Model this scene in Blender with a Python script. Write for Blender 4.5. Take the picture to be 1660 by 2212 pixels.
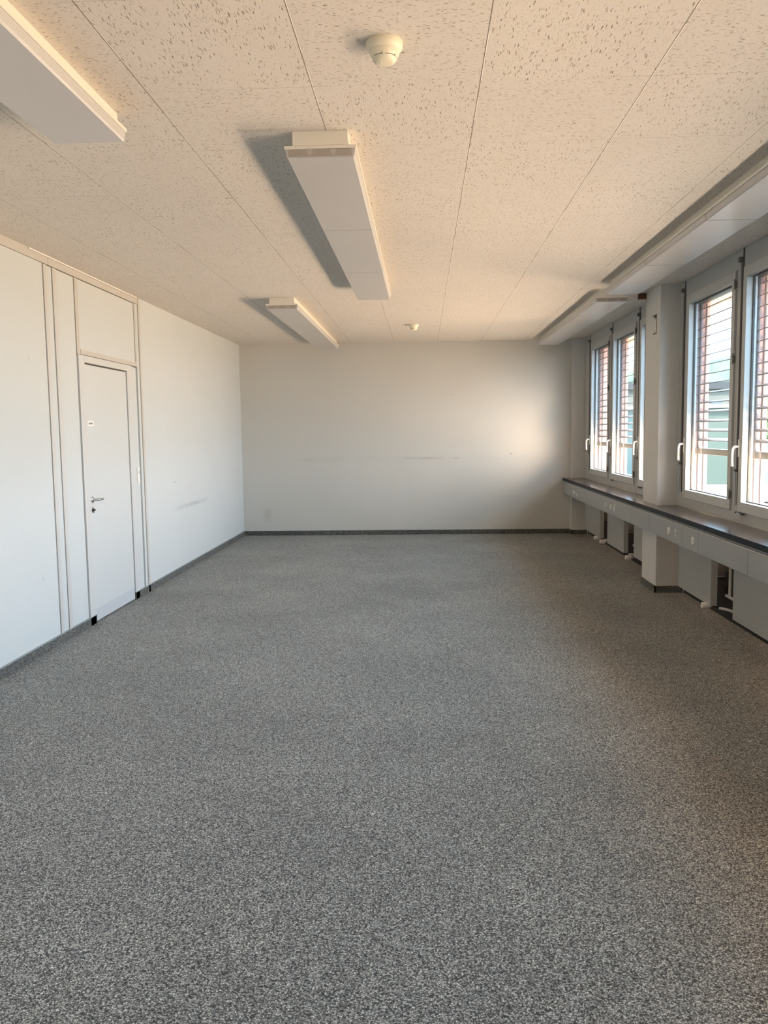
import bpy, bmesh, math, random
from mathutils import Vector, Matrix
random.seed(7)
for o in list(bpy.data.objects): bpy.data.objects.remove(o)
S = bpy.context.scene
COL = S.collection

# ------------------------------------------------------------------ camera
CAMZ = 1.495
Rv = Vector((0.998832, 0.046506, -0.013099)); Uv = Vector((0.008516, 0.097398, 0.995209)); Fv = Vector((-0.047559, 0.994158, -0.096888))
cd = bpy.data.cameras.new('camera'); cam = bpy.data.objects.new('camera', cd); COL.objects.link(cam)
cam.matrix_world = Matrix(((Rv.x, Uv.x, -Fv.x, 0), (Rv.y, Uv.y, -Fv.y, 0), (Rv.z, Uv.z, -Fv.z, CAMZ), (0, 0, 0, 1)))
cd.sensor_fit = 'VERTICAL'; cd.sensor_height = 24.0; cd.lens = 1792.14 / 2212 * 24.0
cd.clip_start = 0.05; cd.clip_end = 900
S.camera = cam

# ------------------------------------------------------------------ render look
S.view_settings.view_transform = 'Standard'; S.view_settings.look = 'None'
S.view_settings.gamma = 1.0; S.view_settings.use_curve_mapping = False
S.view_settings.exposure = 0.0
S.render.engine = 'CYCLES'
S.cycles.use_denoising = True
try:
    S.cycles.denoiser = 'OPENIMAGEDENOISE'; S.cycles.denoising_input_passes = 'RGB_ALBEDO_NORMAL'
except Exception: pass
S.cycles.max_bounces = 10; S.cycles.diffuse_bounces = 6; S.cycles.glossy_bounces = 3; S.cycles.transparent_max_bounces = 12
S.cycles.sample_clamp_indirect = 8.0

# ------------------------------------------------------------------ sky, sun, daylight
SKY = 15.0
SUN = 18.0
AUREOLE = 1.0
LEDGE = 155.0
w = bpy.data.worlds.new('sky'); S.world = w; w.use_nodes = True
nt = w.node_tree; nt.nodes.clear()
out = nt.nodes.new('ShaderNodeOutputWorld'); bg = nt.nodes.new('ShaderNodeBackground')
geo = nt.nodes.new('ShaderNodeNewGeometry'); sep = nt.nodes.new('ShaderNodeSeparateXYZ'); rp = nt.nodes.new('ShaderNodeValToRGB')
mr = nt.nodes.new('ShaderNodeMapRange')
nt.links.new(geo.outputs['Incoming'], sep.inputs[0]); nt.links.new(sep.outputs['Z'], mr.inputs['Value'])
mr.inputs['From Min'].default_value = 0.05; mr.inputs['From Max'].default_value = -0.9
nt.links.new(mr.outputs[0], rp.inputs[0]); nt.links.new(rp.outputs[0], bg.inputs[0]); nt.links.new(bg.outputs[0], out.inputs[0])
rp.color_ramp.elements[0].color = (0.33, 0.50, 0.64, 1); rp.color_ramp.elements[1].color = (0.40, 0.69, 1.0, 1)
rp.color_ramp.elements[1].position = 0.36
# brighter sky around the sun, as on any clear day
dt = nt.nodes.new('ShaderNodeVectorMath'); dt.operation = 'DOT_PRODUCT'; dt.inputs[1].default_value = (-0.21, 0.535, -0.82)
nt.links.new(geo.outputs['Incoming'], dt.inputs[0])
def wm(op, a, b, clamp=False):
    x = nt.nodes.new('ShaderNodeMath'); x.operation = op; x.use_clamp = clamp
    for i, v in enumerate((a, b)):
        if isinstance(v, (int, float)): x.inputs[i].default_value = v
        else: nt.links.new(v, x.inputs[i])
    return x.outputs[0]
glow = wm('POWER', wm('MAXIMUM', dt.outputs['Value'], 0.0), 3.5)
nt.links.new(wm('MULTIPLY', wm('ADD', wm('MULTIPLY', glow, AUREOLE), 1.0), SKY), bg.inputs[1])
wmx = nt.nodes.new('ShaderNodeMixRGB'); wmx.inputs[2].default_value = (0.50, 0.62, 0.72, 1)
nt.links.new(wm('MULTIPLY', glow, 1.5, True), wmx.inputs[0]); nt.links.new(rp.outputs[0], wmx.inputs[1]); nt.links.new(wmx.outputs[0], bg.inputs[0])

sd = bpy.data.lights.new('sun', 'SUN'); sun = bpy.data.objects.new('sun', sd); COL.objects.link(sun)
sd.energy = SUN; sd.color = (1.0, 0.90, 0.76); sd.angle = math.radians(0.6)
sdir = Vector((-0.21, 0.535, -0.82)).normalized()
sun.rotation_euler = sdir.to_track_quat('-Z', 'Y').to_euler(); sun.location = (20, 5, 30)

# ------------------------------------------------------------------ constants
XL, YB, YF, H = -2.623, 11.951, -1.60, 2.75
XW = 2.28                                   # face of the window frames
NEAR = [7.345, 6.085, 4.825]; NEARW = [1.105, 1.105, 1.105]
FAR = [11.42, 10.145, 8.885]; FARW = [1.085, 1.085, 0.80]
HERE = [3.03, 1.77, 0.51]; HEREW = [1.105] * 3
WINS = list(zip(FAR, FARW)) + list(zip(NEAR, NEARW)) + list(zip(HERE, HEREW))

for i, (yf, wd) in enumerate(WINS):
    # added area lamp, imitating bounce off the sunlit metal ledge outside each window
    ld = bpy.data.lights.new('ledge_fill', 'AREA'); lo = bpy.data.objects.new('ledge_fill', ld); COL.objects.link(lo)
    ld.shape = 'RECTANGLE'; ld.size = 0.17; ld.spread = math.radians(170); ld.size_y = wd - 0.05; ld.energy = LEDGE; ld.color = (1.0, 0.69, 0.46)
    lo.location = (2.615, yf - wd / 2, 0.945)
    lo.rotation_euler = Vector((-0.66, 0, 0.75)).to_track_quat('-Z', 'Y').to_euler()
    # sky portal
    pd = bpy.data.lights.new('window_portal', 'AREA'); po = bpy.data.objects.new('window_portal', pd); COL.objects.link(po)
    pd.shape = 'RECTANGLE'; pd.size = 1.75; pd.size_y = wd; pd.cycles.is_portal = True
    po.location = (2.40, yf - wd / 2, 1.74); po.rotation_euler = Vector((-1, 0, 0)).to_track_quat('-Z', 'Y').to_euler()

# ------------------------------------------------------------------ materials
def mat(name, col, rough=0.6, metal=0.0, spec=0.5, noise=None, bump=None, em=None):
    m = bpy.data.materials.new(name); m.use_nodes = True
    n = m.node_tree; b = n.nodes['Principled BSDF']
    b.inputs['Base Color'].default_value = (*col, 1); b.inputs['Roughness'].default_value = rough
    b.inputs['Metallic'].default_value = metal; b.inputs['Specular IOR Level'].default_value = spec
    tc = n.nodes.new('ShaderNodeTexCoord')
    if noise:
        sc, amt = noise
        nz = n.nodes.new('ShaderNodeTexNoise'); nz.inputs['Scale'].default_value = sc; nz.inputs['Detail'].default_value = 4
        mx = n.nodes.new('ShaderNodeMixRGB'); mx.inputs[1].default_value = (*[c * (1 - amt) for c in col], 1)
        mx.inputs[2].default_value = (*[min(1, c * (1 + amt)) for c in col], 1)
        n.links.new(tc.outputs['Object'], nz.inputs['Vector']); n.links.new(nz.outputs[0], mx.inputs[0]); n.links.new(mx.outputs[0], b.inputs['Base Color'])
    if bump:
        sc, st = bump
        nz = n.nodes.new('ShaderNodeTexNoise'); nz.inputs['Scale'].default_value = sc; nz.inputs['Detail'].default_value = 3
        bp = n.nodes.new('ShaderNodeBump'); bp.inputs['Strength'].default_value = st; bp.inputs['Distance'].default_value = 0.002
        n.links.new(tc.outputs['Object'], nz.inputs['Vector']); n.links.new(nz.outputs[0], bp.inputs['Height']); n.links.new(bp.outputs[0], b.inputs['Normal'])
    return m

class NT:
    """small node helper"""
    def __init__(s, m): s.t = m.node_tree; s.b = s.t.nodes['Principled BSDF']
    def n(s, k, **kw):
        x = s.t.nodes.new(k)
        for a, v in kw.items(): setattr(x, a, v)
        return x
    def l(s, a, b): s.t.links.new(a, b)
    def math(s, op, a, b=None, c=None, clamp=False):
        x = s.n('ShaderNodeMath', operation=op, use_clamp=clamp)
        for i, v in enumerate((a, b, c)):
            if v is None: continue
            if isinstance(v, (int, float)): x.inputs[i].default_value = v
            else: s.l(v, x.inputs[i])
        return x.outputs[0]
    def mix(s, f, a, b, mode='MIX'):
        x = s.n('ShaderNodeMixRGB', blend_type=mode)
        for i, v in enumerate((f, a, b)):
            if isinstance(v, (int, float)): x.inputs[i].default_value = v
            elif isinstance(v, tuple): x.inputs[i].default_value = (*v, 1)
            else: s.l(v, x.inputs[i])
        return x.outputs[0]
    def sep(s, v):
        x = s.n('ShaderNodeSeparateXYZ'); s.l(v, x.inputs[0]); return x.outputs
    def comb(s, *v):
        x = s.n('ShaderNodeCombineXYZ')
        for i, q in enumerate(v):
            if isinstance(q, (int, float)): x.inputs[i].default_value = q
            else: s.l(q, x.inputs[i])
        return x.outputs[0]
    def noise(s, v, sc, det=2, rough=0.5):
        x = s.n('ShaderNodeTexNoise'); s.l(v, x.inputs['Vector']); x.inputs['Scale'].default_value = sc
        x.inputs['Detail'].default_value = det; x.inputs['Roughness'].default_value = rough; return x.outputs
    def ramp(s, f, stops):
        x = s.n('ShaderNodeValToRGB'); s.l(f, x.inputs[0]); e = x.color_ramp.elements
        while len(e) < len(stops): e.new(0.5)
        for q, (p_, c) in zip(e, stops): q.position = p_; q.color = (*c, 1)
        return x.outputs[0]

def carpet(name, light):
    m = bpy.data.materials.new(name); m.use_nodes = True; g = NT(m)
    tc = g.n('ShaderNodeTexCoord'); P = tc.outputs['Object']
    jit = g.noise(P, 90, 2, 0.6)[1]
    Q = g.n('ShaderNodeVectorMath', operation='MULTIPLY_ADD'); g.l(jit, Q.inputs[0]); Q.inputs[1].default_value = (.012, .012, .012); g.l(P, Q.inputs[2])
    v = g.n('ShaderNodeTexVoronoi'); v.inputs['Scale'].default_value = 185; g.l(Q.outputs[0], v.inputs['Vector'])     # one cell = one yarn loop
    vs = g.sep(v.outputs['Color'])
    tuft = g.math('SUBTRACT', 1.0, g.math('POWER', g.math('MULTIPLY', v.outputs['Distance'], 1.28, clamp=True), 2.0), clamp=True)
    b = g.noise(P, 420, 2, 0.6)[0]; a = g.noise(P, 60, 3, 0.6)[0]
    f = g.math('MULTIPLY', tuft, 0.60)
    f = g.math('ADD', f, g.math('MULTIPLY', vs[0], 0.30))
    f = g.math('ADD', f, g.math('MULTIPLY', g.math('SUBTRACT', b, 0.5), 0.40))
    f = g.math('ADD', f, g.math('MULTIPLY', g.math('SUBTRACT', a, 0.5), 0.30))
    f = g.math('SUBTRACT', f, 0.07)
    L = light
    c = g.ramp(f, [(0.10, (0.016 * L, 0.0165 * L, 0.0165 * L)), (0.42, (0.068 * L, 0.070 * L, 0.068 * L)), (0.62, (0.148 * L, 0.150 * L, 0.144 * L)), (0.88, (0.34 * L, 0.34 * L, 0.32 * L))])
    big = g.noise(P, 1.1, 3, 0.55)[0]
    wear = g.ramp(big, [(0.30, (0.86, 0.86, 0.86)), (0.70, (1.13, 1.12, 1.10))])
    c = g.mix(1.0, c, wear, 'MULTIPLY')
    g.l(c, g.b.inputs['Base Color']); g.b.inputs['Roughness'].default_value = 0.95; g.b.inputs['Specular IOR Level'].default_value = 0.12
    g.b.inputs['Sheen Weight'].default_value = 0.12
    bp = g.n('ShaderNodeBump'); bp.inputs['Strength'].default_value = 0.7; bp.inputs['Distance'].default_value = 0.004
    g.l(f, bp.inputs['Height']); g.l(bp.outputs[0], g.b.inputs['Normal'])
    return m

def ceiling_mat():
    m = bpy.data.materials.new('acoustic_ceiling'); m.use_nodes = True; g = NT(m)
    P = g.n('ShaderNodeTexCoord').outputs['Object']; X, Y, Z = g.sep(P)
    tx = g.math('DIVIDE', g.math('SUBTRACT', X, 0.218), 0.6119); ty = g.math('DIVIDE', g.math('SUBTRACT', Y, 3.15), 0.648)
    ix = g.math('FLOOR', tx); iy = g.math('FLOOR', ty)
    par = g.math('FLOORED_MODULO', g.math('ADD', ix, iy), 2.0)     # 1 = dashes run across the room, 0 = along; checkerboard of tiles
    cell = g.math('ADD', g.math('MULTIPLY', ix, 3.7), g.math('MULTIPLY', iy, 9.1))
    wob = g.noise(P, 38, 2, 0.6)[1]; ws = g.sep(wob)
    xx = g.math('ADD', X, g.math('MULTIPLY', g.math('SUBTRACT', ws[0], 0.5), 0.018))
    yy = g.math('ADD', Y, g.math('MULTIPLY', g.math('SUBTRACT', ws[1], 0.5), 0.018))
    # u across the dash, v along it
    def pick(a, b): return g.math('ADD', g.math('MULTIPLY', a, par), g.math('MULTIPLY', b, g.math('SUBTRACT', 1.0, par)))
    u = pick(xx, yy); vv = pick(g.math('MULTIPLY', yy, 0.5), xx)
    def dashes(su, sv, thr, dens, off):
        q = g.comb(g.math('MULTIPLY', u, su), g.math('MULTIPLY', vv, sv), g.math('ADD', cell, off))
        v = g.n('ShaderNodeTexVoronoi'); v.inputs['Scale'].default_value = 1.0; v.voronoi_dimensions = '2D'; g.l(g.comb(g.math('ADD', g.math('MULTIPLY', u, su), g.math('MULTIPLY', cell, 5.0)), g.math('ADD', g.math('MULTIPLY', vv, sv), off), 0.0), v.inputs['Vector'])
        v.inputs['Randomness'].default_value = 1.0
        rnd = g.sep(v.outputs['Color'])
        inside = g.math('SUBTRACT', 1.0, g.math('DIVIDE', v.outputs['Distance'], g.math('MULTIPLY', thr, g.math('ADD', 0.45, rnd[1]))), clamp=True)
        gate = g.math('GREATER_THAN', dens, rnd[0])
        return g.math('MULTIPLY', g.math('MULTIPLY', inside, 3.0, clamp=True), gate)
    clump = g.math('ADD', 0.08, g.math('MULTIPLY', g.noise(P, 11, 2)[0], 0.50))
    d1 = dashes(165, 36, 0.215, clump, 0.0)
    d2 = dashes(260, 130, 0.25, 0.30, 17.0)
    d3 = dashes(200, 52, 0.17, 0.32, 31.0)
    d = g.math('MAXIMUM', g.math('MAXIMUM', d1, g.math('MULTIPLY', d2, 0.32)), g.math('MULTIPLY', d3, 0.6))
    base = g.mix(g.noise(P, 1.7, 3)[0], (0.66, 0.62, 0.565), (0.70, 0.66, 0.605))
    # seams
    fx = g.math('FRACT', tx); fy = g.math('FRACT', ty)
    dx = g.math('MULTIPLY', g.math('SUBTRACT', 0.5, g.math('ABSOLUTE', g.math('SUBTRACT', fx, 0.5))), 0.6119)
    dy = g.math('MULTIPLY', g.math('SUBTRACT', 0.5, g.math('ABSOLUTE', g.math('SUBTRACT', fy, 0.5))), 0.648)
    seam = g.math('LESS_THAN', dx, 0.0016)
    metal = g.math('MULTIPLY', g.math('LESS_THAN', g.math('ABSOLUTE', g.math('SUBTRACT', g.math('MULTIPLY', fx, 0.6119), 0.0030)), 0.0014), g.math('GREATER_THAN', g.noise(P, 2.3, 1)[0], 0.47))  # pale metal edge of the seam, its broken glints painted as colour
    cross = g.math('MULTIPLY', g.math('LESS_THAN', dy, 0.0011), g.math('GREATER_THAN', g.noise(P, 1.3, 1)[0], 0.50))
    c = g.mix(d, base, (0.26, 0.21, 0.165))
    c = g.mix(g.math('MULTIPLY', cross, 0.55), c, (0.25, 0.21, 0.17))
    c = g.mix(metal, c, (0.92, 0.89, 0.83)); c = g.mix(g.math('MULTIPLY', seam, 0.85), c, (0.12, 0.095, 0.07))
    g.l(c, g.b.inputs['Base Color']); g.b.inputs['Roughness'].default_value = 0.9; g.b.inputs['Specular IOR Level'].default_value = 0.2
    bp = g.n('ShaderNodeBump', invert=True); bp.inputs['Strength'].default_value = 0.5; bp.inputs['Distance'].default_value = 0.003
    g.l(g.math('MAXIMUM', d, seam), bp.inputs['Height']); g.l(bp.outputs[0], g.b.inputs['Normal'])
    return m

def wall_mat(name, col, marks, axes):
    """painted wall, a little uneven, with its own scuffs; marks = (a0, a1, z, half_height, strength)"""
    m = bpy.data.materials.new(name); m.use_nodes = True; g = NT(m)
    P = g.n('ShaderNodeTexCoord').outputs['Object']; q = g.sep(P); A = q[axes]; Z = q[2]
    c = g.mix(g.noise(P, 1.3, 4, 0.55)[0], tuple(x * 0.965 for x in col), tuple(min(1, x * 1.03) for x in col))
    for a0, a1, z, slope, hh, st in marks:
        zc = g.math('ADD', z, g.math('MULTIPLY', g.math('SUBTRACT', A, a0), slope))
        along = g.math('MULTIPLY', g.math('SUBTRACT', A, a0), g.math('SUBTRACT', a1, A))
        along = g.math('DIVIDE', along, ((a1 - a0) / 2) ** 2, clamp=True)
        acr = g.math('SUBTRACT', 1.0, g.math('DIVIDE', g.math('ABSOLUTE', g.math('SUBTRACT', Z, zc)), hh), clamp=True)
        f = g.math('MULTIPLY', g.math('MULTIPLY', along, acr), g.math('MULTIPLY', g.noise(P, 9, 2)[0], st * 2), clamp=True)
        c = g.mix(f, c, tuple(x * 0.35 for x in col))
    g.l(c, g.b.inputs['Base Color']); g.b.inputs['Roughness'].default_value = 0.75; g.b.inputs['Specular IOR Level'].default_value = 0.25
    bp = g.n('ShaderNodeBump'); bp.inputs['Strength'].default_value = 0.12; bp.inputs['Distance'].default_value = 0.002
    g.l(g.noise(P, 120, 3)[0], bp.inputs['Height']); g.l(bp.outputs[0], g.b.inputs['Normal'])
    return m

def glass_mat():
    m = bpy.data.materials.new('window_glass'); m.use_nodes = True; n = m.node_tree; n.nodes.clear()
    o = n.nodes.new('ShaderNodeOutputMaterial'); mx = n.nodes.new('ShaderNodeMixShader'); tr = n.nodes.new('ShaderNodeBsdfTransparent')
    gl = n.nodes.new('ShaderNodeBsdfGlossy'); fr = n.nodes.new('ShaderNodeFresnel'); fr.inputs['IOR'].default_value = 1.35
    tr.inputs['Color'].default_value = (0.97, 0.985, 0.975, 1); gl.inputs['Roughness'].default_value = 0.03
    ge = n.nodes.new('ShaderNodeNewGeometry'); ma = n.nodes.new('ShaderNodeMath'); ma.operation = 'MULTIPLY'; mb = n.nodes.new('ShaderNodeMath'); mb.operation = 'SUBTRACT'; mb.inputs[0].default_value = 1.0
    n.links.new(ge.outputs['Backfacing'], mb.inputs[1]); n.links.new(fr.outputs[0], ma.inputs[0]); n.links.new(mb.outputs[0], ma.inputs[1])
    n.links.new(ma.outputs[0], mx.inputs[0]); n.links.new(tr.outputs[0], mx.inputs[1]); n.links.new(gl.outputs[0], mx.inputs[2]); n.links.new(mx.outputs[0], o.inputs[0])
    return m

def mottled(name, c1, c2, sc, rough=0.9):
    m = bpy.data.materials.new(name); m.use_nodes = True; g = NT(m)
    P = g.n('ShaderNodeTexCoord').outputs['Object']
    g.l(g.ramp(g.noise(P, sc, 5, 0.6)[0], [(0.35, c1), (0.65, c2)]), g.b.inputs['Base Color']); g.b.inputs['Roughness'].default_value = rough
    return m

M = {}
M['carpet'] = carpet('speckled_carpet', 2.9)
M['carpet_edge'] = carpet('carpet_skirting', 1.3)
M['edge'] = mat('skirting_edge', (0.30, 0.34, 0.35), 0.7, noise=(40, .1))
M['ceiling'] = ceiling_mat()
WALLC = (0.70, 0.69, 0.645)
M['wall_left'] = wall_mat('left_plaster', (0.54, 0.57, 0.575), [(8.56, 10.02, .705, 0.0, .035, .35), (8.635, 8.655, .986, 0, .012, 3.0), (5.52, 5.54, .515, 0, .02, .5), (5.48, 5.50, 2.007, 0, .015, .6), (8.45, 8.475, 1.55, 0, .012, .5)], 1)
M['wall_back'] = wall_mat('back_plaster', (0.60, 0.59, 0.55), [(-.38, .38, 1.107, -.01, .022, .30), (.42, .52, 1.098, 0, .012, .4), (1.247, 1.262, 1.152, 0, .009, 2.0), (.394, .408, 1.998, 0, .01, 1.2), (-1.9, -1.1, 1.098, 0, .02, .10), (-2.35, -2.2, .30, 0, .12, .22), (-2.5, 1.9, 1.10, 0, .05, .05)], 0)
M['wall_plain'] = wall_mat('plain_plaster', (0.60, 0.59, 0.56), [], 0)
M['pillar'] = mat('pillar_paint', (0.65, 0.645, 0.62), 0.6, noise=(2, .03))
M['panel'] = mat('partition_panel', (0.545, 0.575, 0.58), 0.5, noise=(1.5, .02))
M['alu'] = mat('anodised_post', (0.56, 0.56, 0.55), 0.42, metal=0.15, noise=(30, .03))
M['rail'] = mat('grey_top_rail', (0.50, 0.48, 0.45), 0.5, noise=(20, .03))
M['gap'] = mat('dark_joint', (0.03, 0.03, 0.03), 0.9)
M['door'] = mat('door_leaf_laminate', (0.56, 0.585, 0.59), 0.38, noise=(1.2, .02))
M['doorframe'] = mat('door_frame_paint', (0.56, 0.57, 0.57), 0.4, noise=(8, .02))
M['kick'] = mat('kick_plate_paint', (0.50, 0.52, 0.55), 0.4)
M['chrome'] = mat('chrome', (0.62, 0.63, 0.64), 0.18, metal=1.0)
M['dark_metal'] = mat('dark_metal', (0.06, 0.06, 0.065), 0.45, metal=0.6)
M['paper'] = mat('white_sticker', (0.82, 0.82, 0.80), 0.6)
M['ink'] = mat('dark_print', (0.10, 0.10, 0.10), 0.7)
M['white'] = mat('white_plastic', (0.80, 0.79, 0.76), 0.35)
M['cream'] = mat('cream_plastic', (0.80, 0.74, 0.58), 0.38)
M['lamp_body'] = mat('lamp_enamel', (0.74, 0.70, 0.62), 0.4, noise=(6, .02))
M['diffuser'] = mat('opal_diffuser', (0.50, 0.49, 0.48), 0.28, noise=(2.5, .03))
M['lamp_end'] = mat('smoky_lamp_end', (0.36, 0.33, 0.30), 0.3, noise=(25, .15))
M['lamp_tube'] = mat('lamp_tube_holder', (0.44, 0.41, 0.375), 0.4)
M['sill'] = mat('brown_grey_sill', (0.085, 0.070, 0.066), 0.17, spec=0.6, noise=(3, .12))
M['sill_edge'] = mat('sill_edge', (0.012, 0.016, 0.024), 0.55, spec=0.25)
M['duct'] = mat('duct_cover', (0.34, 0.36, 0.365), 0.38, metal=0.0, noise=(4, .03))
M['duct_in'] = mat('duct_lip', (0.27, 0.29, 0.29), 0.45)
M['radiator'] = mat('radiator_enamel', (0.37, 0.38, 0.37), 0.45, noise=(3, .04))
M['pipe'] = mat('heating_pipe', (0.46, 0.46, 0.44), 0.4)
M['shade_wall'] = mat('shade_spandrel', (0.018, 0.020, 0.022), 0.9, noise=(9, .2))  # near-black colour paints in the shade seen between and behind the radiators
M['frame'] = mat('window_frame_paint', (0.45, 0.46, 0.45), 0.42, noise=(5, .03))
M['sash'] = mat('sash_paint', (0.53, 0.54, 0.53), 0.38, noise=(5, .02))
M['rod'] = mat('aluminium_rod', (0.42, 0.42, 0.42), 0.3, metal=0.6)
M['groove'] = mat('dark_gasket', (0.075, 0.072, 0.068), 0.7)
M['hinge'] = mat('hinge_metal', (0.17, 0.165, 0.155), 0.45, metal=0.3)
M['glass'] = glass_mat()
M['slat'] = mat('blind_slat', (0.15, 0.12, 0.10), 0.45, noise=(3, .04))
M['slat_rail'] = mat('blind_rail', (0.20, 0.165, 0.13), 0.45)
M['pink'] = mottled('pink_render', (0.36, 0.245, 0.24), (0.40, 0.275, 0.27), 6)
M['peach'] = mottled('peach_soffit', (0.58, 0.36, 0.23), (0.64, 0.41, 0.27), 5)
M['ledge'] = mat('metal_ledge', (0.62, 0.58, 0.52), 0.45, noise=(10, .04))
M['brown_wood'] = mat('brown_timber', (0.16, 0.075, 0.035), 0.7, noise=(20, .3))
M['annex'] = mottled('pink_annex', (0.085, 0.055, 0.042), (0.10, 0.065, 0.05), 1)
M['teal'] = mottled('teal_cladding', (0.045, 0.056, 0.044), (0.052, 0.064, 0.050), 0.3)
M['guide'] = mat('blind_guide', (0.10, 0.085, 0.075), 0.5)
M['pale'] = mottled('pale_render', (0.080, 0.075, 0.064), (0.095, 0.088, 0.075), 0.2)
M['beige'] = mottled('beige_render', (0.105, 0.08, 0.058), (0.12, 0.092, 0.065), 0.2)
M['slate'] = mottled('slate_roof', (0.022, 0.022, 0.025), (0.03, 0.03, 0.034), 0.2)
M['winglass'] = mat('dark_window', (0.05, 0.06, 0.065), 0.15)
M['lawn'] = mottled('lawn', (0.035, 0.055, 0.012), (0.05, 0.07, 0.018), 0.6)
M['hill'] = mottled('wooded_hill', (0.022, 0.045, 0.024), (0.055, 0.08, 0.022), 0.07)
M['leaf'] = mottled('foliage', (0.04, 0.07, 0.025), (0.09, 0.12, 0.035), 1.2)
M['bark'] = mottled('bark', (0.08, 0.06, 0.045), (0.13, 0.10, 0.07), 3)
M['asphalt'] = mottled('pale_paving', (0.06, 0.055, 0.05), (0.075, 0.07, 0.065), 0.5)

# ------------------------------------------------------------------ mesh helpers
def box(bm, x0, x1, y0, y1, z0, z1, bev=0.0):
    x0, x1 = min(x0, x1), max(x0, x1); y0, y1 = min(y0, y1), max(y0, y1); z0, z1 = min(z0, z1), max(z0, z1)
    vs = [bm.verts.new((x, y, z)) for x in (x0, x1) for y in (y0, y1) for z in (z0, z1)]
    fs = [bm.faces.new([vs[i] for i in f]) for f in ((0, 1, 3, 2), (4, 6, 7, 5), (0, 4, 5, 1), (2, 3, 7, 6), (0, 2, 6, 4), (1, 5, 7, 3))]
    if bev:
        es = list({e for f in fs for e in f.edges})
        bmesh.ops.bevel(bm, geom=es, offset=bev, segments=2, affect='EDGES', profile=0.6)

def lathe(bm, prof, seg=32, axis='z', origin=(0, 0, 0), a0=0.0, sweep=2 * math.pi):
    """profile of (radius, height); closed at the poles"""
    rings = []
    ox, oy, oz = origin
    for r, h in prof:
        ring = []
        for k in range(seg):
            a = a0 + sweep * k / seg; c, s = math.cos(a) * r, math.sin(a) * r
            p = {'z': (ox + c, oy + s, oz + h), 'x': (ox + h, oy + c, oz + s), 'y': (ox + c, oy + h, oz + s)}[axis]
            ring.append(bm.verts.new(p))
        rings.append(ring)
    for a, b in zip(rings, rings[1:]):
        for k in range(seg):
            bm.faces.new((a[k], a[(k + 1) % seg], b[(k + 1) % seg], b[k]))
    bm.faces.new(rings[0][::-1]); bm.faces.new(rings[-1])

def tube(bm, pts, r, seg=10):
    """round tube swept through points, radius may be a list"""
    pts = [Vector(p) for p in pts]; rs = r if isinstance(r, (list, tuple)) else [r] * len(pts)
    rings = []; up = None
    for i, p in enumerate(pts):
        d = (pts[min(i + 1, len(pts) - 1)] - pts[max(i - 1, 0)]).normalized()
        if up is None:
            up = d.orthogonal().normalized()
        else:
            up = (up - d * up.dot(d)).normalized()
        s = d.cross(up)
        rings.append([bm.verts.new(p + (up * math.cos(2 * math.pi * k / seg) + s * math.sin(2 * math.pi * k / seg)) * rs[i]) for k in range(seg)])
    for a, b in zip(rings, rings[1:]):
        for k in range(seg): bm.faces.new((a[k], a[(k + 1) % seg], b[(k + 1) % seg], b[k]))
    bm.faces.new(rings[0][::-1]); bm.faces.new(rings[-1])

def obj(name, build, m, parent=None, smooth=False, loc=None):
    bm = bmesh.new(); build(bm)
    bmesh.ops.recalc_face_normals(bm, faces=bm.faces[:])
    me = bpy.data.meshes.new(name); bm.to_mesh(me); bm.free()
    me.materials.append(m)
    if smooth:
        for p in me.polygons: p.use_smooth = True
        try: me.set_sharp_from_angle(angle=math.radians(40))
        except Exception: pass
    o = bpy.data.objects.new(name, me); COL.objects.link(o)
    if parent is not None: o.parent = parent
    if loc is not None: o.location = loc
    return o

def B(*a, bev=0.0):
    return lambda bm: box(bm, *a, bev=bev)
def BS(boxes, bev=0.0):
    def f(bm):
        for b in boxes: box(bm, *b, bev=bev)
    return f

def thing(name, label, cat, loc=(0, 0, 0), group=None, kind=None):
    o = bpy.data.objects.new(name, None); COL.objects.link(o); o.location = loc; o.empty_display_size = 0.1
    if label: o['label'] = label
    if cat: o['category'] = cat
    if group: o['group'] = group
    if kind: o['kind'] = kind
    return o
def tag(o, label=None, cat=None, group=None, kind=None):
    if label: o['label'] = label
    if cat: o['category'] = cat
    if group: o['group'] = group
    if kind: o['kind'] = kind
    return o
def struct(name, build, m, parent=None):
    o = obj(name, build, m, parent)
    if parent is None: o['kind'] = 'structure'
    return o
def copy_tree(o, parent=None):
    c = o.copy(); COL.objects.link(c); c.parent = parent
    for ch in [x for x in o.children]: copy_tree(ch, c)
    return c

# ------------------------------------------------------------------ shell
struct('floor', B(XL - .1, 2.36, YF - .1, YB + .1, -.12, 0), M['carpet'])
struct('ceiling', B(XL - .1, 2.36, YF - .1, YB + .1, H, H + .12), M['ceiling'])
struct('wall_back', B(XL - .1, 2.36, YB, YB + .12, 0, H), M['wall_back'])
struct('wall_front', B(XL - .1, 2.36, YF - .12, YF, 0, H), M['wall_plain'])

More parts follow.
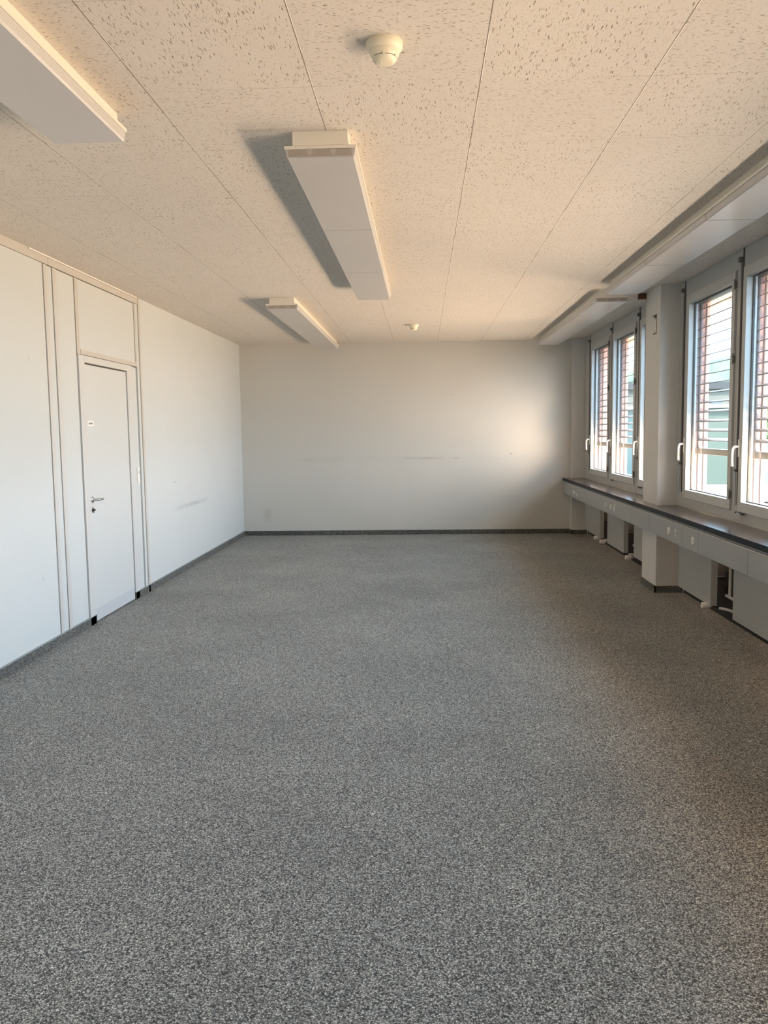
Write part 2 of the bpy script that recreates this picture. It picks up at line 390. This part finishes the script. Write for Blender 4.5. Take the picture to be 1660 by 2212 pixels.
# left wall: plaster either side of the metal partition field that holds the door
wl = struct('wall_left', BS([(XL - .12, XL, 7.72, YB, 0, H), (XL - .12, XL, YF, 5.757, 0, 2.684), (XL - .12, XL - .03, 5.757, 6.38, 0, H), (XL - .12, XL - .03, 7.33, 7.72, 0, H), (XL - .12, XL - .03, 6.38, 7.33, 2.06, H), (XL - .12, XL - .03, YF, 5.757, 2.684, H)]), M['wall_left'])
struct('panel', B(XL - .028, XL, 5.816, 5.898, 0, 2.680), M['panel'], wl)
struct('panel', B(XL - .028, XL, 5.968, 6.268, 0, 2.680), M['panel'], wl)
struct('panel', B(XL - .028, XL, 6.340, 7.566, 2.152, 2.680), M['panel'], wl)
struct('panel', B(XL - .028, XL, 7.420, 7.572, 0, 2.100), M['panel'], wl)
n_t = [0]
def trim(build, m, label):
    n_t[0] += 1
    o = struct('trim_%d' % n_t[0], build, m)
    o['label'] = label; o['category'] = 'trim'
    return o
trim(B(XL - .028, XL + .006, 5.764, 5.812, 0, 2.682), M['alu'], 'grey metal post on the left wall, furthest from the door')
trim(B(XL - .028, XL + .006, 5.905, 5.962, 0, 2.682), M['alu'], 'grey metal post, second to the left of the door')
trim(B(XL - .028, XL + .005, 6.276, 6.334, 2.112, 2.682), M['rail'], 'narrow grey post above the left side of the door frame')
trim(B(XL - .028, XL + .005, 7.571, 7.600, 2.112, 2.682), M['rail'], 'narrow grey strip above the right side of the door frame')
trim(B(XL - .028, XL + .004, 7.606, 7.664, 0, 2.682), M['panel'], 'pale post right of the door beside the switch plate')
trim(B(XL - .028, XL + .010, 7.670, 7.716, 0, 2.735), M['rail'], 'brownish grey edge strip where the plaster wall starts right of the door')
trim(B(XL - .028, XL + .008, 6.336, 7.604, 2.114, 2.150), M['rail'], 'grey horizontal bar over the door frame')
trim(BS([(XL - .028, XL + .008, YF, 5.548, 2.686, 2.749), (XL - .028, XL + .008, 5.548, 5.836, 2.686, 2.735)], ), M['rail'], 'grey top rail under the ceiling left of the posts')
trim(B(XL - .028, XL + .008, 5.842, 7.668, 2.686, 2.735), M['rail'], 'grey top rail under the ceiling above the door')
trim(B(XL - .028, XL + .011, 5.556, 7.668, 2.738, 2.748), M['white'], 'thin pale strip between the top rail and the ceiling')

# skirtings of carpet strip
def skirt(name, a, b):
    o = struct(name, BS(a), M['carpet_edge']); struct('edge_strip', BS(b), M['edge'], o); return o
skirt('baseboard_left', [(XL, XL + .010, YF, 6.402, 0, .066), (XL, XL + .010, 7.312, YB, 0, .066)], [(XL, XL + .012, YF, 6.402, .066, .071), (XL, XL + .012, 7.312, YB, .066, .071)])
skirt('baseboard_back', [(XL + .01, 2.105, YB - .010, YB, 0, .066)], [(XL + .01, 2.105, YB - .012, YB, .066, .070)])

# ------------------------------------------------------------------ door
d = thing('door_1', 'white flush door with lever handle and kick plate in the left wall', 'door', (XL, 6.40, 0), kind='structure')
def dl(n, build, m, par=d, **k): return obj(n, build, m, par, **k)
fr = dl('door_frame', BS([(-.05, .010, -.118, -.008, .0, 2.110), (-.05, .010, .915, 1.018, .0, 2.110), (-.05, .010, -.008, .915, 2.056, 2.110)], bev=.003), M['doorframe'])
dl('rebate', BS([(-.06, -.045, -.01, .92, 0, 2.06)]), M['gap'])
leaf = dl('door_leaf', B(-.043, .002, -.004, .902, .012, 2.044, bev=.0015), M['door'])
dl('kick_plate', B(.002, .0035, .0, .898, .016, .112), M['kick'], leaf)
h = dl('handle', lambda bm: (lathe(bm, [(.0, .002), (.024, .002), (.026, .006), (.022, .010), (.011, .012), (.010, .05), (.0, .05)], 20, 'x', (0, .035, .985)),
    tube(bm, [(.045, .032, .985), (.052, .045, .985), (.052, .080, .984), (.050, .120, .983), (.046, .150, .982), (.040, .162, .981)], [.009, .010, .010, .009, .008, .006], 12)), M['chrome'], leaf, smooth=True)
dl('key_rosette', lambda bm: lathe(bm, [(.0, .002), (.022, .002), (.023, .007), (.0, .009)], 20, 'x', (0, .030, .905)), M['chrome'], leaf, smooth=True)
dl('key', lambda bm: (box(bm, .009, .026, .0285, .0315, .897, .914), box(bm, .012, .015, .028, .033, .882, .897)), M['dark_metal'], leaf)
st = dl('door_sticker', B(.002, .0028, .020, .135, 1.566, 1.606), M['paper'], leaf); st['label'] = 'small white sticker with dark print'
def letters(bm):
    # a short slanted, bold word too small to read in the photograph: blurred strokes only
    y = .030
    for k, (wd, hh) in enumerate([(.014, .017), (.014, .017), (.012, .018), (.013, .017), (.014, .020), (.012, .020)]):
        z0 = 1.579
        sl = .003
        for q in range(3):
            t0 = y + q * .0042
            vs = [bm.verts.new(p_) for p_ in ((.0031, t0, z0), (.0031, t0 + .0028, z0), (.0031, t0 + .0028 + sl, z0 + hh - (q + k) % 3 * .003), (.0031, t0 + sl, z0 + hh - (q + k) % 3 * .003))]
            bm.faces.new(vs)
        box(bm, .0028, .0031, y + (k % 2) * .002, y + wd - .004, z0 + (k % 3) * .005, z0 + (k % 3) * .005 + .0035)
        y += wd + .001
dl('sticker_print', letters, M['ink'], st)

sw = thing('switch_plate', 'narrow white socket and light switch plate on the post right of the door', 'switch', (XL + .0, 7.518, 1.122))
obj('plate', B(0, .009, -.030, .030, -.072, .072, bev=.003), M['white'], sw)
obj('socket_insert', lambda bm: (lathe(bm, [(.0, .009), (.019, .009), (.019, .0095), (.0, .0095)], 24, 'x', (0, 0, .028))), mat('socket_grey', (.62, .63, .63), .4), sw)
obj('socket_holes', lambda bm: [lathe(bm, [(.0, .0095), (.0032, .0095), (.0032, .0098), (.0, .0098)], 10, 'x', (0, yy_, zz_)) for yy_, zz_ in ((-.010, .028), (.010, .028), (0, .022))], M['ink'], sw)
obj('rocker', B(.009, .0125, -.020, .020, -.060, -.018, bev=.002), M['white'], sw)

# ------------------------------------------------------------------ ceiling lights
LL = 3.82
def make_light():
    t = thing('ceiling_light', None, 'ceiling light', (0, 0, H), 'surface mounted fluorescent ceiling lights')
    obj('housing', lambda bm: (box(bm, -.117, .117, 0, LL, -.058, 0, bev=.002)), M['lamp_body'], t)
    obj('tray', lambda bm: (box(bm, -.152, .152, 0, LL, -.072, -.0582, bev=.0015)), M['lamp_body'], t)
    for k in range(3):
        y0 = .004 + k * LL / 3; y1 = (k + 1) * LL / 3 - .004
        def f(bm, y0=y0, y1=y1):
            # shallow trough with slightly sloping sides
            pr = [(-.147, -.0722), (-.143, -.100), (-.138, -.108), (.138, -.108), (.143, -.100), (.147, -.0722)]
            a = [bm.verts.new((x, y0, z)) for x, z in pr]; b = [bm.verts.new((x, y1, z)) for x, z in pr]
            for i in range(len(pr) - 1): bm.faces.new((a[i], b[i], b[i + 1], a[i + 1]))
            bm.faces.new(a); bm.faces.new(b[::-1]); bm.faces.new((a[0], a[-1], b[-1], b[0]))
        obj('diffuser', f, M['diffuser'], t)
    e = obj('end_window', B(-.132, .132, .0005, .0035, -.101, -.0745), M['lamp_end'], t)
    for x in (-.045, .055):
        obj('lamp_holder', lambda bm, x=x: (lathe(bm, [(.0, 0), (.0125, 0), (.0125, -.001), (.0, -.001)], 20, 'y', (x, .0005, -.082)), box(bm, x - .005, x + .005, -.0015, .0005, -.1, -.094)), M['lamp_tube'], e)
    return t
lightA = make_light(); lightA.location = (-.420, 3.594, H)
lightA['label'] = 'white ceiling light in the middle of the ceiling, nearest whole one, with three diffuser panels'
for x, y, lb in ((-1.306, 7.845, 'small far ceiling light left of centre that ends at the back wall'),
                 (-1.306, 3.345 - LL, 'ceiling light cut off by the top left corner of the picture, grey underside'),
                 (1.732, 3.57, 'long ceiling light beside the near windows, running out of the right edge'),
                 (1.732, 7.797, 'far ceiling light beside the windows, ending at the back wall on the right')):
    c = copy_tree(lightA); c.location = (x, y, H); c['label'] = lb

# ------------------------------------------------------------------ smoke detectors
def make_smoke():
    t = thing('smoke_detector', None, 'smoke detector', (0, 0, H), 'smoke detectors on the ceiling')
    obj('base', lambda bm: lathe(bm, [(.0, 0), (.0585, 0), (.060, -.004), (.060, -.018), (.057, -.027), (.050, -.034), (.0, -.034)], 48), M['cream'], t, smooth=True)
    obj('detector_head', lambda bm: lathe(bm, [(.0, -.034), (.0485, -.034), (.0475, -.046), (.042, -.055), (.0405, -.057), (.0, -.057)], 48), M['cream'], t, smooth=True)
    obj('vent_slot', lambda bm: lathe(bm, [(.0, -.057), (.037, -.057), (.037, -.060), (.0, -.060)], 40), M['ink'], t, smooth=True)
    obj('sensor_cap', lambda bm: lathe(bm, [(.0, -.060), (.0400, -.060), (.039, -.063), (.034, -.072), (.024, -.077), (.010, -.078), (.0, -.078)], 40), M['cream'], t, smooth=True)
    for k in range(6):
        def rib(bm, k=k):
            a = -math.pi / 2 + k * math.pi / 3
            c, s = math.cos(a), math.sin(a)
            vs = []
            for r in (.032, .0435):
                for tt in (-.0035, .0035):
                    for z in (-.0615, -.048): vs.append(bm.verts.new((c * r - s * tt, s * r + c * tt, z)))
            for f in ((0, 1, 3, 2), (4, 6, 7, 5), (0, 4, 5, 1), (2, 3, 7, 6), (0, 2, 6, 4), (1, 5, 7, 3)): bm.faces.new([vs[i] for i in f])
        obj('vent_rib', rib, M['cream'], t)
    obj('indicator', lambda bm: lathe(bm, [(.0, -.0775), (.003, -.0775), (.003, -.080), (.0, -.0805)], 12, 'z', (-.012, -.006, 0)), M['white'], t)
    return t
s1 = make_smoke(); s1.location = (-.114, 2.822, H); s1['label'] = 'cream round smoke detector near the top centre of the ceiling, the large near one'
for c_ in s1.children: c_.scale = (1, 1, .86)
s2 = copy_tree(s1); s2.location = (-.099, 10.02, H); s2['label'] = 'tiny cream smoke detector far down the ceiling close to the back wall'

# ------------------------------------------------------------------ pillars
def pillar(name, y0, y1, label):
    p = tag(obj(name, B(2.105, 2.40, y0, y1, 0, H, bev=.003), M['pillar']), label, 'pillar', kind='structure')
    obj('pillar_skirting', BS([(2.093, 2.105, y0 - .012, y1, 0, .062), (2.093, 2.35, y0 - .012, y0, 0, .062)]), M['carpet_edge'], p)
    return p
pillar('pillar', 7.56, 8.04, 'square painted pillar between the two window bays')
pillar('pillar', 11.85, YB, 'painted pillar in the far right corner beside the back wall')
pillar('pillar', 3.245, 3.72, 'painted pillar beside the near window bay, outside the picture')
# metal cover plate with rounded outline on the pillar
cp = thing('cover_plate', 'painted oblong cover plate high on the face of the pillar between the windows', 'cover plate', (2.105, 7.732, 2.425))
obj('plate', B(-.004, 0, -.055, .055, -.080, .080, bev=.0018), M['pillar'], cp)
obj('shadow_gap', B(-.0012, 0, -.064, .058, -.088, .084), M['gap'], cp)
for z_ in (-.062, .048):
    obj('screw', lambda bm: lathe(bm, [(.0, -.004), (.006, -.004), (.005, -.006), (.0, -.0065)], 12, 'x', (0, 0, z_)), M['dark_metal'], cp)
obj('catch', BS([(-.010, -.004, -.035, .040, .066, .078), (-.010, -.004, -.050, -.035, .046, .078)]), M['dark_metal'], cp)
tag(obj('timber_block', B(2.04, 2.20, 8.045, 8.10, 2.70, 2.749), M['brown_wood']), 'dark brown timber block at the ceiling behind the pillar top', 'block')

# ------------------------------------------------------------------ right wall: spandrel, header, outer facade
struct('wall_right', BS([(2.36, 2.52, YF, YB + .12, 0, .800), (2.36, 2.52, YF, YB + .12, 2.64, H + .12), (2.36, 2.52, YF, -.60, .800, 2.64)]), M['shade_wall'])
struct('trim_facade', BS([(2.355, 2.735, YF, 12.6, 2.60, 2.64), (2.52, 2.735, YF, 12.6, 2.64, 3.0)]), M['peach'])
struct('trim_ledge', BS([(2.36, 2.74, YF, 12.6, .80, .880)]), M['ledge'])
for k, (a, b, x1) in enumerate([(11.67, 12.8, 2.74), (10.40, 10.53, 2.52), (9.14, 9.27, 2.52), (7.50, 8.02, 2.52), (6.24, 6.37, 2.52), (4.98, 5.11, 2.52), (3.20, 3.72, 2.52), (1.93, 2.06, 2.52), (.67, .80, 2.52), (-.62, -.45, 2.52)]):
    struct('trim_%d' % (20 + k), B(2.362, x1, a, b, .881, 2.599), M['pink'])

# ------------------------------------------------------------------ windows
def make_window(yf, wd, idx, latch, label):
    """far edge of the sash at yf, running towards the camera"""
    t = thing('window_%d' % idx, label, 'window', (XW, yf, 0), kind='structure')
    w0 = -wd
    far = .078 if latch else (.235 if idx == 4 else .42)
    near = .078
    if idx in (3, 6, 9): near = .03
    fb = [(0, .080, -wd - near, far, .8005, .878), (0, .080, -wd - near, far, 2.616, 2.749), (.0, .080, .006, far, .878, 2.616), (.0, .080, -wd - near, -wd - .006, .878, 2.616)]
    obj('window_frame', BS(fb, bev=.001), M['frame'], t)
    obj('frame_bead', BS([(-.006, 0, -wd - near, far, .801, .815)]), M['frame'], t)
    # sash with its own four members
    fw = .062
    s = obj('sash', BS([(-.014, .062, -fw, 0, .884, 2.610), (-.014, .062, w0, w0 + fw, .884, 2.610), (-.014, .062, w0 + fw, -fw, .884, .956), (-.014, .062, w0 + fw, -fw, 2.540, 2.610)], bev=.002), M['sash'], t)
    obj('gasket', BS([(.030, .045, -fw - .008, -fw, .956, 2.540), (.030, .045, w0 + fw, w0 + fw + .008, .956, 2.540), (.030, .045, w0 + fw, -fw, .956, .962), (.030, .045, w0 + fw, -fw, 2.532, 2.540)]), M['groove'], s)
    obj('pane', B(.032, .044, w0 + fw, -fw, .956, 2.540), M['glass'], t)
    obj('joint_shadow', BS([(.002, .06, 0, .006, .878, 2.616), (.002, .06, w0 - .006, w0, .878, 2.616)]), M['groove'], t)
    # handle: plate, neck and hanging lever
    h = obj('handle', lambda bm: (box(bm, -.024, -.014, -.036, -.008, 1.278, 1.405, bev=.003),
        tube(bm, [(-.022, -.022, 1.352), (-.040, -.022, 1.354), (-.056, -.020, 1.350), (-.064, -.018, 1.335), (-.066, -.017, 1.300), (-.066, -.017, 1.250), (-.064, -.017, 1.212)], [.009, .009, .010, .010, .009, .009, .010], 10)), M['white'], t, smooth=True)
    # espagnolette cover and closing rod beside the sash
    ry = .055 if latch else .105
    obj('rod_cover', B(-.016, 0, ry - .012, ry + .012, 1.19, 2.655, bev=.003), M['rod'], t)
    obj('rod_groove', B(-.004, 0, ry - .034, ry - .014, .93, 2.749), M['groove'], t)
    obj('rod_cap', BS([(-.030, 0, ry - .016, ry + .014, 2.655, 2.690), (-.022, 0, ry - .016, ry + .014, 1.168, 1.190)], bev=.002), M['hinge'], t)
    obj('closing_rod', lambda bm: (tube(bm, [(-.012, ry, 1.17), (-.012, ry, .925)], .0055, 8)), M['rod'], t)
    for z in (2.48, 1.95, .96):
        obj('hinge', lambda bm, z=z: (tube(bm, [(-.018, w0 - .003, z), (-.018, w0 - .003, z + .075)], .0055, 10), box(bm, -.015, -.002, w0 - .008, w0 + .003, z + .012, z + .062)), M['hinge'], t)
    if latch:
        l = obj('stay_latch', lambda bm: box(bm, -.034, -.012, -.150, -.006, .872, .884, bev=.003), M['dark_metal'], t)
        obj('latch_tongue', B(-.038, -.030, -.110, -.050, .8735, .8825, bev=.001), M['chrome'], l)
    return t
wl_ = ['far bay window nearest the back wall, left of the far three', 'middle window of the far bay', 'far bay window half hidden behind the pillar',
       'near bay window just right of the pillar', 'near bay window cut by the right edge of the picture', 'near bay window outside the picture',
       'window beside the camera', 'window beside the camera, next one', 'window behind the camera']
for i, (yf, wd) in enumerate(WINS):
    if i > 5:
        # bay beside and behind the camera, never in view: frame and pane only
        t = thing('window_%d' % (i + 1), wl_[i], 'window', (XW, yf, 0), kind='structure')
        fl = .078 if i > 6 else .235
        obj('window_frame', BS([(0, .080, -wd - .078, fl, .8005, .956), (0, .080, -wd - .078, fl, 2.54, 2.749), (0, .075, -.062, fl, .956, 2.54), (0, .075, -wd - .078, -wd + .062, .956, 2.54)]), M['sash'], t)
        obj('pane', B(.032, .044, -wd + .062, -.062, .956, 2.54), M['glass'], t)
    else:
        make_window(yf, wd, i + 1, i not in (0, 3), wl_[i])

# ------------------------------------------------------------------ outside venetian blinds
def make_blind(wd):
    t = thing('venetian_blind', None, 'blind', (2.44, 0, 0), 'outside venetian blinds behind the windows')
    def slats(bm):
        for k in range(15):
            z = 1.39 + .08 * k
            n = 6; a = []; b = []
            for i in range(n + 1):
                x = -.036 + .072 * i / n; zz = z + .003 * (1 - ((i - n / 2) / (n / 2)) ** 2) + x * 0.29
                a.append((x, zz))
            top = [[bm.verts.new((x, y, zz)) for x, zz in a] for y in (0, -wd)]
            bot = [[bm.verts.new((x, y, zz - .0012)) for x, zz in a] for y in (0, -wd)]
            for i in range(n):
                bm.faces.new((top[0][i], top[0][i + 1], top[1][i + 1], top[1][i])); bm.faces.new((bot[0][i], bot[1][i], bot[1][i + 1], bot[0][i + 1]))
                for e in (0, 1): bm.faces.new((top[e][i], top[e][i + 1], bot[e][i + 1], bot[e][i]))
            for i in (0, n): bm.faces.new((top[0][i], top[1][i], bot[1][i], bot[0][i]))
            # rolled front lip
            tube(bm, [(-.036, 0, z - .0105), (-.036, -wd, z - .0105)], .0032, 8)
            tube(bm, [(.036, 0, z + .0100), (.036, -wd, z + .0100)], .0026, 8)
    obj('slats', slats, M['slat'], t)
    obj('bottom_rail', B(-.036, .036, 0, -wd, 1.262, 1.312, bev=.004), M['slat_rail'], t)
    for x in (-.008, .040):
        obj('guide_rail', B(x, x + .010, -.012, -.002, .882, 2.598), M['guide'], t)
    obj('head_rail', B(-.040, .040, 0, -wd, 2.565, 2.598), M['slat_rail'], t)
    return t
b0 = make_blind(1.12)
for i, (y, lb) in enumerate([(11.665, 'outside venetian blind of the window nearest the back wall'), (10.395, 'outside venetian blind of the far middle window'), (9.135, 'outside venetian blind of the far window beside the pillar'),
                (7.495, 'outside venetian blind of the window just right of the pillar, the one seen whole'), (6.235, 'outside venetian blind cut by the right edge of the picture'), (4.975, 'outside venetian blind of the last near bay window, outside the picture'),
                (3.18, 'outside venetian blind of the first window beside the camera'), (1.92, 'outside venetian blind of the second window beside the camera'), (.66, 'outside venetian blind of the window level with the camera')]):
    b = b0 if i == 0 else copy_tree(b0)
    b.location = (2.44, y, 0); b['label'] = lb

# ------------------------------------------------------------------ window sill board and cable duct
sb = tag(obj('sill_board', BS([(1.995, 2.103, YF, YB - .002, .764, .80), (2.103, 2.279, YF, 3.243, .764, .80), (2.103, 2.279, 3.722, 7.558, .764, .80), (2.103, 2.279, 8.042, 11.848, .764, .80)]), M['sill']), 'long dark window sill board running under all the windows', 'window sill')
obj('sill_edge', B(1.991, 1.9948, YF, YB - .002, .762, .799), M['sill_edge'], sb)
du = thing('cable_duct', 'long grey cable duct with cover panels under the window sill', 'cable duct', (2.0, 0, 0))
obj('duct_body', BS([(.012, .10, YF, YB - .002, .582, .60), (.012, .10, YF, YB - .002, .74, .763), (.085, .10, YF, YB - .002, .60, .74)]), M['duct_in'], du)
obj('duct_lip', B(-.002, .004, YF, YB - .002, .738, .742), M['white'], du)
js = [11.949, 10.685, 8.06, 7.395, 6.457, 6.09, 5.163, 4.2, 2.9, 1.6, .3, YF]
for k, (a, b) in enumerate(zip(js, js[1:])):
    g_ = .0008 if k in (3,) else .003
    obj('cover_panel', B(-.004, .012, b + g_, a - .003, .578, .737, bev=.0015), M['duct'], du)

def sock(y, z, r, label, holes=True):
    t = thing('power_socket', label, 'socket', (1.996, y, z), 'round outlets in the cable duct')
    obj('face', lambda bm: lathe(bm, [(.0, 0), (r, 0), (r, -.004), (r * .92, -.007), (r * .62, -.007), (r * .58, -.003), (.0, -.003)], 28, 'x'), M['white'], t, smooth=True)
    if holes:
        obj('contact_holes', lambda bm: [lathe(bm, [(.0, -.003), (.0042, -.003), (.0042, -.0036), (.0, -.0036)], 10, 'x', (0, a, b)) for a, b in ((-.009, 0), (.009, 0), (0, -.007))], M['ink'], t)
    return t
sock(6.802, .659, .031, 'white round socket in the near duct, closest to the pillar')
sock(6.622, .677, .018, 'small round switch knob in the near duct, upper of the stacked pair')
sock(6.620, .640, .011, 'tiny round button in the near duct, below the small knob', False)
sock(6.199, .657, .032, 'white round socket with dark slots, nearest to the camera')
sock(9.156, .664, .026, 'round outlet in the far duct, leftmost of the three before the pillar')
sock(8.891, .661, .028, 'round outlet in the far duct, middle of the three before the pillar')
sock(8.735, .657, .029, 'round outlet in the far duct, rightmost of the three before the pillar')
sock(8.735, .700, .010, 'tiny button above the rightmost far outlet', False)
sock(11.10, .660, .022, 'small outlet at the far end of the duct, first from the back wall')
sock(11.00, .652, .020, 'small outlet at the far end of the duct, second from the back wall')
sock(10.875, .645, .016, 'small outlet at the far end of the duct, third from the back wall')
sock(10.805, .634, .016, 'small outlet at the far end of the duct, beside the panel joint')

# ------------------------------------------------------------------ radiators
def radiator(y1, y0, zb, label, valve_y=None, foot=False):
    """front plate at x 2.20, from y1 (far) to y0 (near)"""
    t = thing('radiator', label, 'radiator', (2.2, y0, 0), 'flat panel radiators under the windows')
    L = y1 - y0
    def front(bm):
        box(bm, 0, .004, 0, L, zb, .70)
        n = 6
        for k in range(n):
            z = zb + .045 + k * (.57 - zb - .05) / n
            tube(bm, [(.0012, .03, z), (.0012, L - .03, z)], .0028, 6)
    obj('front_panel', front, M['radiator'], t)
    obj('side_cheek', B(.004, .048, -.002, .004, zb, .70), M['radiator'], t)
    obj('side_cheek', B(.004, .048, L - .004, L + .002, zb, .70), M['radiator'], t)
    obj('rear_panel', B(.040, .046, .004, L - .004, zb + .02, .69), M['radiator'], t)
    for yb_ in (.14, L - .14):
        obj('wall_bracket', BS([(.046, .1595, yb_ - .015, yb_ + .015, .30, .33), (.150, .1595, yb_ - .03, yb_ + .03, .26, .37)]), M['dark_metal'], t)
    if foot:
        obj('foot', lambda bm: (tube(bm, [(.02, L - .07, zb), (.02, L - .07, .004)], .006, 8), lathe(bm, [(.0, 0), (.022, 0), (.022, .005), (.0, .006)], 16, 'z', (.02, L - .07, 0))), M['radiator'], t)
    if valve_y is not None:
        v = obj('thermostat_valve', lambda bm: lathe(bm, [(.0, -.040), (.021, -.040), (.0245, -.036), (.0255, .018), (.022, .024), (.013, .026), (.013, .040), (.0, .040)], 24, 'x', (0, valve_y - y0, .112)), M['white'], t, smooth=True)
        obj('valve_body', lambda bm: (lathe(bm, [(.0, .040), (.011, .040), (.012, .062), (.0, .062)], 16, 'x', (0, valve_y - y0, .112)), tube(bm, [(.055, valve_y - y0, .112), (.06, valve_y - y0 - .08, .112)], .009, 8)), M['dark_metal'], v)
    return t
radiator(11.36, 10.395, .128, 'small far radiator nearest the back wall', 10.56, True)
radiator(9.99, 9.165, .125, 'middle radiator of the far bay', 10.215)
radiator(8.735, 8.06, .150, 'far bay radiator half hidden by the pillar', 8.925)
radiator(7.20, 6.392, .125, 'radiator just right of the pillar', 6.475)
radiator(5.935, 4.90, .125, 'big radiator cut by the right edge of the picture')
def pipes(y, label, ys):
    t = thing('heating_pipe', label, 'pipe', (2.29, y, 0), 'heating pipes behind the radiators')
    obj('riser', lambda bm: tube(bm, [(.01, -.13, .215), (.01, -.13, .79)], .011, 10), M['pipe'], t, smooth=True)
    obj('flow_pipe', lambda bm: tube(bm, [(.01, ys[0], .215), (.01, ys[1], .215)], .012, 10), M['pipe'], t, smooth=True)
    obj('return_pipe', lambda bm: tube(bm, [(-.03, ys[0] + .02, .113), (.0, ys[0] - .06, .118), (.01, ys[0] - .12, .120), (.01, ys[1], .122)], .011, 10), M['pipe'], t, smooth=True)
pipes(6.40, 'pale heating pipes in the gap between the two near radiators', (-.06, -.30))
pipes(10.50, 'pale heating pipes in the gap beside the furthest radiator', (-.14, -.30))
pipes(9.20, 'pale heating pipes in the gap beside the half hidden radiator', (-.06, -.28))

# ------------------------------------------------------------------ outside
struct('ground', B(2.9, 260, -60, 420, -4.7, -4.5), M['lawn'])
struct('ground', B(2.53, 40, -60, 17, -4.5, -4.46), M['asphalt'])
def building(label, x0, x1, y0, y1, z1, m, roof=None, rows=(), rim=None, wn=6, ww=.9, wh=.8):
    t = thing('building', label, 'building', (x0, y0, -4.5), 'buildings outside')
    obj('wall', B(0, x1 - x0, 0, y1 - y0, 0, z1 + 4.5), m, t)
    if rim: obj('parapet', B(-.15, x1 - x0 + .15, -.15, y1 - y0 + .15, z1 + 4.5, z1 + 4.5 + rim), M['ledge'], t)
    if roof: obj('roof', B(-.3, x1 - x0 + .3, -.3, y1 - y0 + .3, z1 + 4.5, z1 + 4.5 + roof), M['slate'], t)
    for zr in rows:
        for k in range(wn):
            xx_ = (x1 - x0) * (k + .5) / wn
            obj('window', B(xx_ - ww / 2, xx_ + ww / 2, -.05, .02, zr + 4.5, zr + 4.5 + wh), M['winglass'], t)
    return t
building('teal clad building seen through the lower half of the near window', 6.5, 9.4, 25, 32, 2.05, M['teal'], rim=.10)
building('pale grey building with small dark windows behind the teal one', 12, 24, 60, 72, 4.15, M['pale'], roof=.5, rows=(3.0,), wn=9, ww=.75, wh=.35)
building('beige building seen through the far middle window', 8.5, 10.6, 40, 48, 2.2, M['beige'], rim=.1, rows=(.4, -1.6), wn=4, ww=.4, wh=.6)
building('low pink annex roof below the near window', 4.2, 9.5, 17.2, 20, -.02, M['annex'], rim=.14)
def hill(bm):
    n = 60
    g = []
    for i in range(n + 1):
        row = []
        for j in range(9):
            x = -20 + 250 * i / n; v = j / 8
            h = (32 + 4 * math.sin(x * .045 + 1) + 2.5 * math.sin(x * .16)) * math.sin(v * math.pi / 2) + random.uniform(-.8, .8)
            row.append(bm.verts.new((x, 250 + v * 110, -4.6 + h)))
        g.append(row)
    for i in range(n):
        for j in range(8): bm.faces.new((g[i][j], g[i + 1][j], g[i + 1][j + 1], g[i][j + 1]))
struct('hillside', hill, M['hill'])
def crown(bm, r, sq=1.0):
    bmesh.ops.create_icosphere(bm, subdivisions=4, radius=r)
    for v in bm.verts:
        d = v.co.normalized(); f = 1 + .16 * math.sin(d.x * 7 + 1) * math.sin(d.y * 6) + .10 * math.sin(d.z * 11 + d.x * 9) + random.uniform(-.07, .07)
        v.co = Vector((d.x, d.y, d.z * sq)) * r * f
for k, (x, y, r, h, lb) in enumerate([(30, 112, 3.2, 5.5, 'round green tree at the foot of the hill, left of the grey building'), (39, 104, 3.4, 6.4, 'larger green tree at the foot of the hill'), (14.2, 53.5, 1.8, 5.6, 'green tree above the beige building'),
        (10.6, 51, 1.4, 5.0, 'small dark green tree beside the beige building'), (30, 88, 2.6, 5.2, 'light green tree behind the grey building')]):
    t = thing('tree', lb, 'tree', (x, y, -4.5), 'trees outside')
    obj('crown', lambda bm, r=r: crown(bm, r, 1.15), M['leaf'], t, loc=(0, 0, h))
    obj('trunk', lambda bm, h=h: tube(bm, [(0, 0, 0), (0.05, 0, h * .5), (0, 0, h)], [.3, .22, .12], 10), M['bark'], t)
